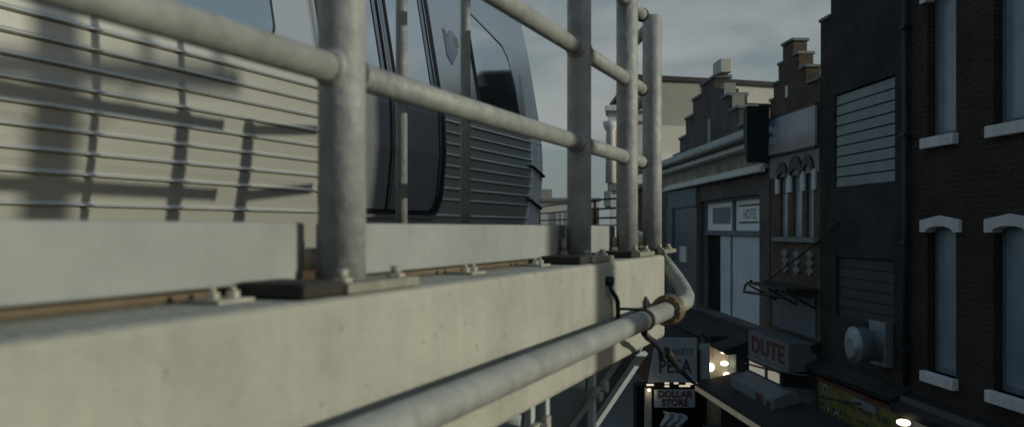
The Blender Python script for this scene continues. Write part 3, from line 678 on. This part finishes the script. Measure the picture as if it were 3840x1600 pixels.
k = MB(); k.box(ROW2, 25.4, 28.9, .002, .05, -2.4, .62); k.build('tiled_pier', M['tile'], ch)
k = MB()
for i in range(11): k.box(ROW2, 25.4, 28.4, .0505, .054, -2.2+i*.235, -2.186+i*.235)
k.build('tile_joints', M['signgrey'], ch)
k = MB(); k.box(ROW2, 25.35, 29.2, .002, .09, .64, 1.18); k.box(ROW2, 28.42, 29.2, .052, .12, -2.4, .638); k.build('blue_panel', M['bluewood'], ch)
k = MB(); k.box(ROW2, 26.6, 27.4, .0505, .10, -1.02, -.55); k.build('notice_plate', M['white_trim'], ch)
k = MB(); k.extrude(ROW2, [(-.2, -2.62), (.9, -2.72), (.95, -2.60), (.3, -2.38), (-.2, -2.30)], 19.1, 30.4); k.build('shop_roof', M['canvas'], ch)
k = MB(); k.box(ROW2, 19.2, 30.4, -.29, .02, -6, -2.63); k.build('shop_front', M['darksiding'], ch)

# gabled house set back behind
bg = thing('grey_gable_house', 'grey brick stepped gable with a slit window rising behind the pale cornice', 'house', ROW3.p(29, -3, -6))
st = [(34.2, -1), (34.2, 2.75), (33.3, 2.75), (33.3, 3.30), (32.3, 3.30), (32.3, 3.92), (31.2, 3.92), (31.2, 4.45), (30.0, 4.45), (30.0, 4.78), (28.2, 4.78), (28.2, 4.45), (27.3, 4.30), (27.3, 3.95), (26.4, 3.95), (26.4, 3.45), (25.5, 3.45), (25.5, 2.9), (24.4, 2.9), (24.4, -1)]
k = MB(); k.prism(ROW3, st, 0, -.5); k.box(ROW3, 24.5, 34.1, -8, -.55, -6, 2.6); k.build('wall', M['greybrick'], bg)
for a, b, h in ((33.3, 34.3, 2.75), (32.3, 33.3, 3.30), (31.2, 32.3, 3.92), (30.0, 31.2, 4.45), (28.15, 30.05, 4.78), (26.4, 27.3, 3.95), (25.45, 26.4, 3.45), (24.4, 25.45, 2.9)):
    k = MB(); k.box(ROW3, a, b, -.55, .06, h+.002, h+.10); k.build('coping', M['coping'], bg, bevel=.015)
k = MB(); k.box(ROW3, 28.65, 29.05, .002, .03, 2.55, 3.55); k.build('slit_window', M['siding'], bg)
k = MB(); k.box(ROW3, 27.75, 28.7, -.42, -.06, 4.883, 5.32); k.build('chimney', M['palebeige'], bg, bevel=.02)
for z, h in ((27.6, 3.97), (26.7, 3.47)):
    k = MB(); k.box(ROW3, z-.35, z+.02, -.40, -.04, h+.085, h+.50); k.build('gable_pier', M['beige'], bg)

# brick house beyond with the small yellow sign
fh = thing('red_brick_house', 'narrow red brick house beyond the cornice house with dark shop front', 'house', ROW2.p(34, -3, -6))
k = MB(); k.box(ROW2, 30.42, 38, -8, -.05, -6, 1.55); k.build('wall', M['redbrick'], fh)
k = MB(); k.extrude(ROW2, [(-.3, 1.552), (.12, 1.552), (.16, 1.68), (-.3, 1.68)], 30.42, 38); k.build('coping', M['coping'], fh)
yh = thing('yellow_hanging_sign', 'tiny yellow hanging sign with dark bars beneath the end of the pale cornice', 'sign', ROW2.p(30.9, .1, 1.55))
p0 = ROW2.p(30.9, .15, 1.68)
k = MB(); k.box(W, p0.x-.18, p0.x+.10, p0.y-.03, p0.y+.03, 1.50, 1.88); k.build('board', M['yellow'], yh)
k = MB()
for h in (1.57, 1.68, 1.79): k.box(W, p0.x-.15, p0.x+.06, p0.y-.036, p0.y-.031, h-.028, h+.018)
k.build('dark_bars', M['signdark'], yh)

# ================================================================== shop signs and canopies below
sb = thing('red_letter_sign', 'boxed white shop sign with red lettering jutting over the pavement', 'sign', ROW.p(17.6, .3, -2.6))
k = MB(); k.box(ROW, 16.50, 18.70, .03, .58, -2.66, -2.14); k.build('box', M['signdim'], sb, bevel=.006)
ex = -(ROW.p(1, 0, 0)-ROW.p(0, 0, 0)).normalized()
lettering('DUTE', .46, M['signred'], sb, ROW.p(17.6, .583, -2.40), ex, ey, sx=1.55, bold=.015)
k = MB(); k.box(ROW, 16.50, 18.70, .56, .60, -2.70, -2.662); k.build('lower_edge', M['coping'], sb)
s2 = thing('awning_box', 'grey shop awning box with lit transom below the red lettered sign', 'awning', ROW.p(17.3, .4, -3.5))
k = MB(); k.box(ROW, 17.05, 18.9, .05, .50, -3.02, -2.74); k.build('transom', M['darksiding'], s2)
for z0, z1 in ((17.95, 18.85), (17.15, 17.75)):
    k = MB(); k.box(ROW, z0, z1, .501, .51, -2.99, -2.80); k.build('lit_transom', M['softlit'], s2)  # emissive strips for the lit transom window
k = MB(); k.extrude(ROW, [(.03, -3.03), (.52, -3.03), (.86, -3.16), (.86, -3.60), (.03, -3.60)], 16.5, 19.0); k.build('sign_board', M['greycanvas'], s2, bevel=.006)
k = MB(); k.prism(ROW, [(17.0, -3.50), (17.4, -3.50), (17.5, -3.22), (17.1, -3.2)], .8605, .866); k.prism(ROW, [(16.6, -3.50), (16.85, -3.50), (16.9, -3.25), (16.65, -3.25)], .8605, .866); k.build('red_marks', M['signred'], s2)
k = MB(); k.box(ROW, 16.45, 19.0, .02, .98, -3.66, -3.602); k.build('lower_edge', M['darkmetal'], s2)
k = MB(); k.box(ROW, 16.5, 19.0, .03, .7, -6, -3.662); k.build('shop_bay', M['darksiding'], s2)

# sidewalk canopy with its signs, and the lit doorway
cp = thing('sidewalk_canopy', 'dark shop canopy with a front edge glowing warm as if lit from below, over the pavement', 'canopy', ROW.p(18.4, 1, -3.5))
k = MB(); k.extrude(ROW, [(.3, -3.22), (1.28, -3.46), (1.30, -3.62), (.3, -3.60)], 14.6, 20.1); k.build('roof', M['canvas'], cp, bevel=.006)
k = MB(); k.box(ROW, 14.6, 20.1, 1.302, 1.33, -3.64, -3.54); k.build('glow_edge', mat('edge_glow_paint', (.55, .47, .33), .6, noise=.3, emit=(1, .82, .5), estr=.05), cp)  # weak emission and warm colour stand in for light from below
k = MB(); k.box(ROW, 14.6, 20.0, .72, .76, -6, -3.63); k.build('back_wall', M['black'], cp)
ZS = 20.15
ps = thing('white_shop_sign', 'large white shop sign reading PESA in dark letters over the dollar store', 'sign', W.p(3.65, ZS, -3.5))
P = [(3.10, -3.49), (4.20, -3.49), (4.20, -2.49), (3.29, -2.49)]
k = MB()
vsn = [W.p(a, ZS, h) for a, h in P] + [W.p(a, ZS+.09, h) for a, h in P]
k.add(vsn, [(0,1,2,3), (7,6,5,4), (0,4,5,1), (1,5,6,2), (2,6,7,3), (3,7,4,0)]); k.build('board', M['signwhite'], ps)
lettering('AKETE', .20, M['signgreen'], ps, W.p(3.86, ZS-.006, -2.80), (1, 0, 0), ey, sx=.85, bold=.006)
lettering('PESA', .44, M['signdark'], ps, W.p(3.70, ZS-.006, -3.14), (1, 0, 0), ey, sx=.80, bold=.004)
k = MB(); k.box(W, 4.21, 4.27, ZS-.02, ZS+.1, -3.49, -2.75); k.build('post', M['darkmetal'], ps)
k = MB(); k.box(W, 4.28, 4.50, ZS+.02, ZS+.09, -3.42, -2.62); k.build('side_panel', M['signwhite'], ps)
lt = thing('strip_light', 'row of warm strip lights between the two white shop signs', 'light', W.p(3.65, ZS, -3.6))
k = MB(); k.box(W, 3.06, 4.26, ZS+.02, ZS+.12, -3.62, -3.495); k.build('housing', M['black'], lt)
for a, b, h in ((3.06, 3.22, -3.545), (3.47, 3.57, -3.51), (3.47, 3.57, -3.575), (3.68, 3.78, -3.508), (3.80, 4.05, -3.57), (3.95, 4.25, -3.52)):
    k = MB(); k.box(W, a, b, ZS-.01, ZS+.018, h-.02, h+.016); k.build('tube', M['tubelight'], lt)
ds = thing('dollar_store_sign', 'small white sign with red words DOLLAR STORE under the strip lights', 'sign', W.p(3.7, ZS, -4.1))
k = MB(); k.box(W, 3.24, 4.16, ZS, ZS+.07, -4.06, -3.66); k.build('board', M['signwhite'], ds, bevel=.006)
lettering('DOLLAR', .215, M['signred'], ds, W.p(3.70, ZS-.006, -3.765), (1, 0, 0), ey, sx=.95, bold=.006)
lettering('STORE', .215, M['signred'], ds, W.p(3.70, ZS-.006, -3.955), (1, 0, 0), ey, sx=.95, bold=.006)
dp = thing('lit_door_post', 'pale door post lit warm from above, left of the dollar store sign', 'door post', W.p(3.1, ZS, -6))
k = MB(); k.box(W, 3.04, 3.18, ZS+.05, ZS+.2, -5.0, -3.63); k.build('post', M['warmwall'], dp)
k = MB(); k.ball(W.p(3.11, ZS-.02, -3.66), .03); k.build('bulb', M['bulb'], dp)
k = MB(); k.box(W, 2.98, 3.3, ZS+.05, ZS+.35, -6, -5.002); k.build('base', M['darksiding'], dp)
ban = thing('crumpled_banner', 'crumpled grey cloth hanging below the dollar store sign', 'banner', W.p(3.7, ZS, -4.6))
k = MB(); nx, ny = 14, 8; vs, fs = [], []
rc = random.Random(5)
for j in range(ny+1):
    for i in range(nx+1):
        u, v = i/nx, j/ny
        vs.append(W.p(3.42+.52*u+.06*math.sin(v*5), ZS+.05*math.sin(u*17+v*4)+rc.uniform(-.015, .015), -4.14-.36*v-.08*u*(1-v)))
for j in range(ny):
    for i in range(nx): a = j*(nx+1)+i; fs.append((a, a+1, a+nx+2, a+nx+1))
k.add(vs, fs, True); bo = k.build('cloth', M['signwhite'], ban); so = bo.modifiers.new('thick', 'SOLIDIFY'); so.thickness = .008
sw = thing('store_interior_wall', 'dark store front behind the dollar store sign', 'store front', W.p(4, 21, -6))
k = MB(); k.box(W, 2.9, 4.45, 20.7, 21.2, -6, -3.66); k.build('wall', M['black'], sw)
k = MB(); k.box(W, 3.55, 3.85, 20.66, 20.70, -4.95, -4.55); k.build('shelf', M['warmwall'], sw)
# lit doorway bay
lb = thing('lit_doorway', 'warm lit doorway bay with bare bulbs between the shop signs', 'doorway', W.p(5, 20.6, -6))
k = MB(); k.box(W, 4.56, 5.10, 20.9, 21.1, -4.6, -2.55); k.build('wall', M['warmwall'], lb)
k = MB(); k.box(W, 5.102, 5.42, 20.2, 21.1, -4.6, -2.62); k.build('side_panel', M['bluewood'], lb)
for x, h, r, sq in ((4.63, -3.24, .105, (1, 1, 1)), (4.96, -2.90, .052, (1.4, 1, .5)), (4.97, -3.15, .075, (1.25, 1, .75)), (5.02, -3.42, .07, (1.1, 1, .9))):
    k = MB(); k.ball(W.p(x, 20.75, h), r, 10, sq); k.build('bulb', M['bulb'], lb)
k = MB(); k.box(W, 4.50, 4.555, 20.7, 21.1, -4.6, -2.5); k.build('jamb', M['darkmetal'], lb)
k = MB(); k.box(W, 4.5, 5.16, 20.2, 21.1, -2.548, -2.45); k.build('lintel', M['canvas'], lb)

k = MB(); k.tube([ROW.p(13.23, .07, 3.5), ROW.p(13.23, .07, 0), ROW.p(13.23, .07, -2.35)], .045, seg=10)
for h in (3.0, 1.4, -.2, -1.8): k.box(ROW, 13.16, 13.30, .002, .13, h-.02, h+.02)
k.build('downpipe', M['darkmetal'], bb)
# overhead cables
def cable(name, label, p, q, sag, r=.014):
    k = MB(); p, q = Vector(p), Vector(q)
    k.tube([p.lerp(q, t) - Vector((0, 0, sag*4*t*(1-t))) for t in [i/14 for i in range(15)]], r, seg=8)
    tag(k.build(name, M['cable'], origin=p), label, 'cable', 'overhead cables')
cable('overhead_cable', 'black cable from the end of the concrete beam down to the white shop sign', T.p(3.70, PN, PH-.17), W.p(4.22, 20.1, -3.52), .05, .02)
cable('overhead_cable', 'black cable slanting from the dark brick wall to the metal ledge', ROW.p(15.6, .02, .1), ROW.p(18.3, .5, -1.18), .05)
cable('overhead_cable', 'black cable running level under the red lettered sign', ROW.p(15.2, .7, -2.52), ROW.p(18.4, .75, -2.78), .03, .02)
cable('overhead_cable', 'black cable crossing in front of the yellow shop sign', ROW.p(14.2, .3, -2.80), ROW.p(16.6, .4, -3.02), .02, .018)
cable('overhead_cable', 'lowest pale cable crossing above the canopy at the bottom edge', ROW.p(14.6, 1.25, -3.36), W.p(3.3, 14.9, -3.30), .02, .012)

# ================================================================== far buildings
fb = thing('beige_warehouse', 'large blank beige warehouse far behind the stepped gables', 'warehouse', W.p(13, 62, -6))
k = MB()
def slab(x0, x1, y0, y1, h0, h1a, h1b, y1b=None):
    vs = [W.p(x0, y0, h0), W.p(x1, y1, h0), W.p(x1, y1, h1b), W.p(x0, y0, h1a)] + [W.p(x0, y0+14, h0), W.p(x1, y1+14, h0), W.p(x1, y1+14, h1b), W.p(x0, y0+14, h1a)]
    return vs, [(0,1,2,3), (7,6,5,4), (0,4,5,1), (1,5,6,2), (2,6,7,3), (3,7,4,0)]
k.add(*slab(8.3, 12.9, 60, 60.9, -6, 10.05, 9.98)); k.build('left_wall', M['beige'], fb)
k = MB(); k.add(*slab(12.91, 15.2, 60.9, 61.4, -6, 9.98, 9.95)); k.build('shadow_stripe_wall', M['greyrender'], fb)  # grey section paints a shadow stripe into the beige wall
k = MB(); k.add(*slab(15.21, 21, 61.4, 62.6, 8.7, 9.95, 9.8)); k.build('parapet', M['palebeige'], fb)
k = MB(); k.add(*slab(15.21, 21, 61.8, 63, -6, 8.69, 8.6)); k.build('brick_wall', M['tanbrick'], fb)
k = MB(); k.add(*slab(8.2, 12.95, 59.8, 60.7, -6, 7.0, 6.95)); k.build('lower_wall', M['palebeige'], fb)
k = MB(); k.add(*slab(8.2, 12.95, 59.6, 60.5, -6, 5.1, 5.05)); k.build('pale_base', M['stone'], fb)
k = MB()
for x0, x1, y0, y1, a, b in ((8.1, 15.2, 59.7, 61.2, 10.06, 9.96), (15.21, 21.1, 61.2, 62.4, 9.96, 9.81)):
    vs, fs = slab(x0, x1, y0, y1, 0, a, b)
    for i in (0, 4): vs[i] = vs[i+3].copy()
    for i in (1, 5): vs[i] = vs[i+1].copy()
    for i in (2, 3, 6, 7): vs[i] = vs[i] + Vector((0, 0, .32))
    k.add(vs, fs)
k.build('roof_edge', M['darkmetal'], fb)

ob = thing('ornate_white_building', 'ornate pale classical facade seen between the railing posts', 'building', W.p(6, 46, -6))
def block(x0, x1, y0, y1, h0, h1):
    sh = (y1-y0)*.125; v = [(x0, y0), (x1, y0), (x1+sh, y1), (x0+sh, y1)]
    k.add([W.p(a, b, h0) for a, b in v] + [W.p(a, b, h1) for a, b in v], [(3,2,1,0), (4,5,6,7), (0,1,5,4), (1,2,6,5), (2,3,7,6), (3,0,4,7)])
k = MB(); block(5.05, 7.0, 45.2, 47, -6, 5.4); k.build('wall', M['stone'], ob)
k = MB(); block(4.85, 7.1, 44.9, 47, 5.402, 5.9); block(4.68, 7.2, 44.6, 47, 5.902, 6.2); k.build('cornice', M['stone'], ob, bevel=.05)
k = MB(); block(4.85, 7.0, 45.0, 45.19, 1.9, 2.3); block(4.66, 5.04, 44.9, 47, 1.1, 1.9); k.build('balcony', M['coping'], ob, bevel=.05)
k = MB(); k.tube([W.p(5.0, 45.0, 2.3), W.p(5.0, 45.0, 4.9), W.p(5.0, 45.0, 5.1), W.p(5.0, 45.0, 5.4)], [.26, .22, .34, .4], seg=20); k.build('half_column', M['stone'], ob)
lw = thing('low_pale_building', 'low pale building on the horizon behind the far fence', 'building', W.p(3, 52, -6))
k = MB(); k.box(W, 1.6, 5.0, 51, 60, -6, 1.55); k.build('wall', M['palebeige'], lw)
k = MB(); k.box(W, 1.5, 5.1, 50.8, 60, 1.552, 1.75); k.build('roof_edge', M['coping'], lw, bevel=.02)
k = MB()
for i in range(7): k.box(W, 2.55+i*.3, 2.63+i*.3, 50.9, 51.0, -3, .95)
k.build('pilasters', M['stone'], lw)
k = MB(); k.box(W, 4.6, 5.0, 50.9, 50.99, -3, 1.2); k.build('brick_panel', M['tanbrick'], lw)
k = MB(); k.box(W, 1.75, 2.35, 52, 53, 1.752, 2.3); k.build('roof_hut', M['beige'], lw)
# far stretch of the viaduct with its fence
fv = thing('far_viaduct', 'distant concrete stretch of the viaduct with a dark rail fence', 'viaduct', W.p(3, 30, -6))
k = MB(); vs = []
A, B = Vector((2.6, 29.0)), Vector((1.55, 38.0))
def fvp(t, off, h): q = A.lerp(B, t); return W.p(q.x-off, q.y, h)
vs = [fvp(0, 0, -.5), fvp(1, 0, -.5), fvp(1, 5, -.5), fvp(0, 5, -.5), fvp(0, 0, .08), fvp(1, 0, .08), fvp(1, 5, .08), fvp(0, 5, .08)]
k = MB()
far = [(3.62, 28.5), (3.0, 30.5), (2.4, 33.5), (1.4, 40)]
for (x0, y0), (x1, y1) in zip(far, far[1:]):
    vs = [W.p(x0, y0, -.5), W.p(x1, y1, -.5), W.p(x1-4, y1, -.5), W.p(x0-4, y0, -.5), W.p(x0, y0, .12), W.p(x1, y1, .12), W.p(x1-4, y1, .12), W.p(x0-4, y0, .12)]
    k.add(vs, [(3,2,1,0), (4,5,6,7), (0,1,5,4), (1,2,6,5), (2,3,7,6), (3,0,4,7)])
k.build('deck', M['concrete'], fv)
for h in (.35, .66, .97):
    k = MB(); k.tube([W.p(x-.15, y, h) for x, y in far], .032, seg=8); k.build('fence_rail', M['darkmetal'], fv)
for x, y in far:
    k = MB(); k.tube([W.p(x-.15, y, .12), W.p(x-.15, y, 1.02)], .04, seg=8); k.build('fence_post', M['darkmetal'], fv)
for x, y in ((1.5, 31), (.2, 38)):
    k = MB(); k.box(W, x-.4, x+.4, y-.4, y+.4, -6, -.502); k.build('pier', M['concrete'], fv)

# utility pole by the road: its shadow falls over the railing and the train
AZ, EL = R(102), R(12.2)
P2 = T.p(3.08, RN, .4); dx, dy = math.sin(AZ), math.cos(AZ)
ux, uy = P2.x + dx*6.3, P2.y + dy*6.3
up_ = thing('utility_pole', 'wooden utility pole with crossarm standing by the kerb', 'utility pole', W.p(ux, uy, -6))
k = MB(); k.tube([W.p(ux, uy, -6), W.p(ux, uy, 0), W.p(ux, uy, 4.6)], [.17, .135, .11], seg=18); k.build('shaft', M['wood'], up_)
av = Vector((1.0*ST - .55*CT, 1.0*CT + .55*ST, 0)); cH = 2.53
c0 = W.p(ux, uy, cH); sd = av.cross(Vector((0, 0, 1))).normalized()
def armbox(a, b, w, h, mb):
    a, b = Vector(a), Vector(b); u = Vector((0, 0, h/2)); v = sd*w/2
    mb.add([a-u-v, a-u+v, a+u+v, a+u-v, b-u-v, b-u+v, b+u+v, b+u-v], [(0,1,2,3), (7,6,5,4), (0,4,5,1), (1,5,6,2), (2,6,7,3), (3,7,4,0)])
off = sd*.17
k = MB(); armbox(c0-av*1.0+off, c0+av*1.0+off, .09, .12, k); k.build('crossarm', M['wood'], up_)
for t in (-.9, -.45, .40, .86):
    q = c0+av*t+off; k = MB(); k.tube([q+Vector((0, 0, .06)), q+Vector((0, 0, .16)), q+Vector((0, 0, .22))], [.02, .05, .03], seg=12); k.build('insulator', M['darkmetal'], up_)
for t in (-.38, .38):
    k = MB(); k.tube([c0+av*t+off-Vector((0, 0, .06)), c0-Vector((0, 0, .40))], .013, seg=8); k.build('brace', M['darkmetal'], up_)

# ================================================================== lamps
def pt(loc, e, r=.05):
    l = bpy.data.lights.new('shop_lamp', 'POINT'); l.energy = e; l.color = (1, .84, .58); l.shadow_soft_size = r
    o = bpy.data.objects.new('shop_lamp', l); C.objects.link(o); o.location = loc
pt(W.p(4.63, 20.55, -3.1), .9); pt(W.p(4.97, 20.52, -3.1), .8)
pt(W.p(3.11, ZS-.10, -3.68), .8, .03)

# sun, sky
sun = bpy.data.lights.new('sun', 'SUN'); sun.energy = 2.55; sun.angle = R(.8); sun.color = (1, .94, .75)
so = bpy.data.objects.new('sun', sun); C.objects.link(so)
dirv = Vector((math.sin(AZ)*math.cos(EL), math.cos(AZ)*math.cos(EL), math.sin(EL)))
so.rotation_euler = dirv.to_track_quat('Z', 'Y').to_euler()
w = bpy.data.worlds.new('World'); bpy.context.scene.world = w; w.use_nodes = True
nt = w.node_tree; L = nt.links.new; bgd = nt.nodes['Background']
sky = nt.nodes.new('ShaderNodeTexSky'); sky.sky_type = 'NISHITA'; sky.sun_disc = False
sky.sun_elevation = EL; sky.sun_rotation = AZ; sky.air_density = 1; sky.dust_density = 2
tc = nt.nodes.new('ShaderNodeTexCoord'); mp = nt.nodes.new('ShaderNodeMapping'); mp.inputs['Scale'].default_value = (1, 1, 2.6); L(tc.outputs['Generated'], mp.inputs[0])
nz = nt.nodes.new('ShaderNodeTexNoise'); nz.inputs['Scale'].default_value = 4.0; nz.inputs['Detail'].default_value = 7; nz.inputs['Distortion'].default_value = .5; L(mp.outputs[0], nz.inputs[0])
cr = nt.nodes.new('ShaderNodeValToRGB'); cr.color_ramp.elements[0].position = .45; cr.color_ramp.elements[1].position = .72
cr.color_ramp.elements[0].color = (1.92, 2.34, 2.46, 1); cr.color_ramp.elements[1].color = (4.0, 4.1, 4.0, 1); L(nz.outputs['Fac'], cr.inputs[0])
mx = nt.nodes.new('ShaderNodeMix'); mx.data_type = 'RGBA'; mx.inputs[0].default_value = .84
sz = nt.nodes.new('ShaderNodeSeparateXYZ'); L(tc.outputs['Generated'], sz.inputs[0])
el = nt.nodes.new('ShaderNodeMapRange'); el.inputs[1].default_value = .25; el.inputs[2].default_value = .8; L(sz.outputs['Z'], el.inputs[0])
zen = nt.nodes.new('ShaderNodeMix'); zen.data_type = 'RGBA'; zen.blend_type = 'MULTIPLY'; L(el.outputs[0], zen.inputs[0]); L(cr.outputs[0], zen.inputs[6]); zen.inputs[7].default_value = (.62, .86, 1.18, 1)
L(sky.outputs[0], mx.inputs[6]); L(zen.outputs[2], mx.inputs[7]); L(mx.outputs[2], bgd.inputs[0]); bgd.inputs[1].default_value = .10

# camera
cam = bpy.data.cameras.new('camera'); co = bpy.data.objects.new('camera', cam); C.objects.link(co)
co.location = (0, 0, EYE); co.rotation_euler = (R(90), 0, 0)
cam.sensor_width = 36; cam.lens = 36*2230/2575; cam.clip_end = 2000; cam.clip_start = .05
cam.shift_y = -(536.5-574)/2575*1.0
cam.dof.use_dof = True; cam.dof.focus_distance = 7.0; cam.dof.aperture_fstop = 2.8
sc = bpy.context.scene; sc.camera = co
sc.view_settings.view_transform = 'Standard'; sc.view_settings.look = 'None'; sc.view_settings.exposure = 0; sc.view_settings.gamma = 1
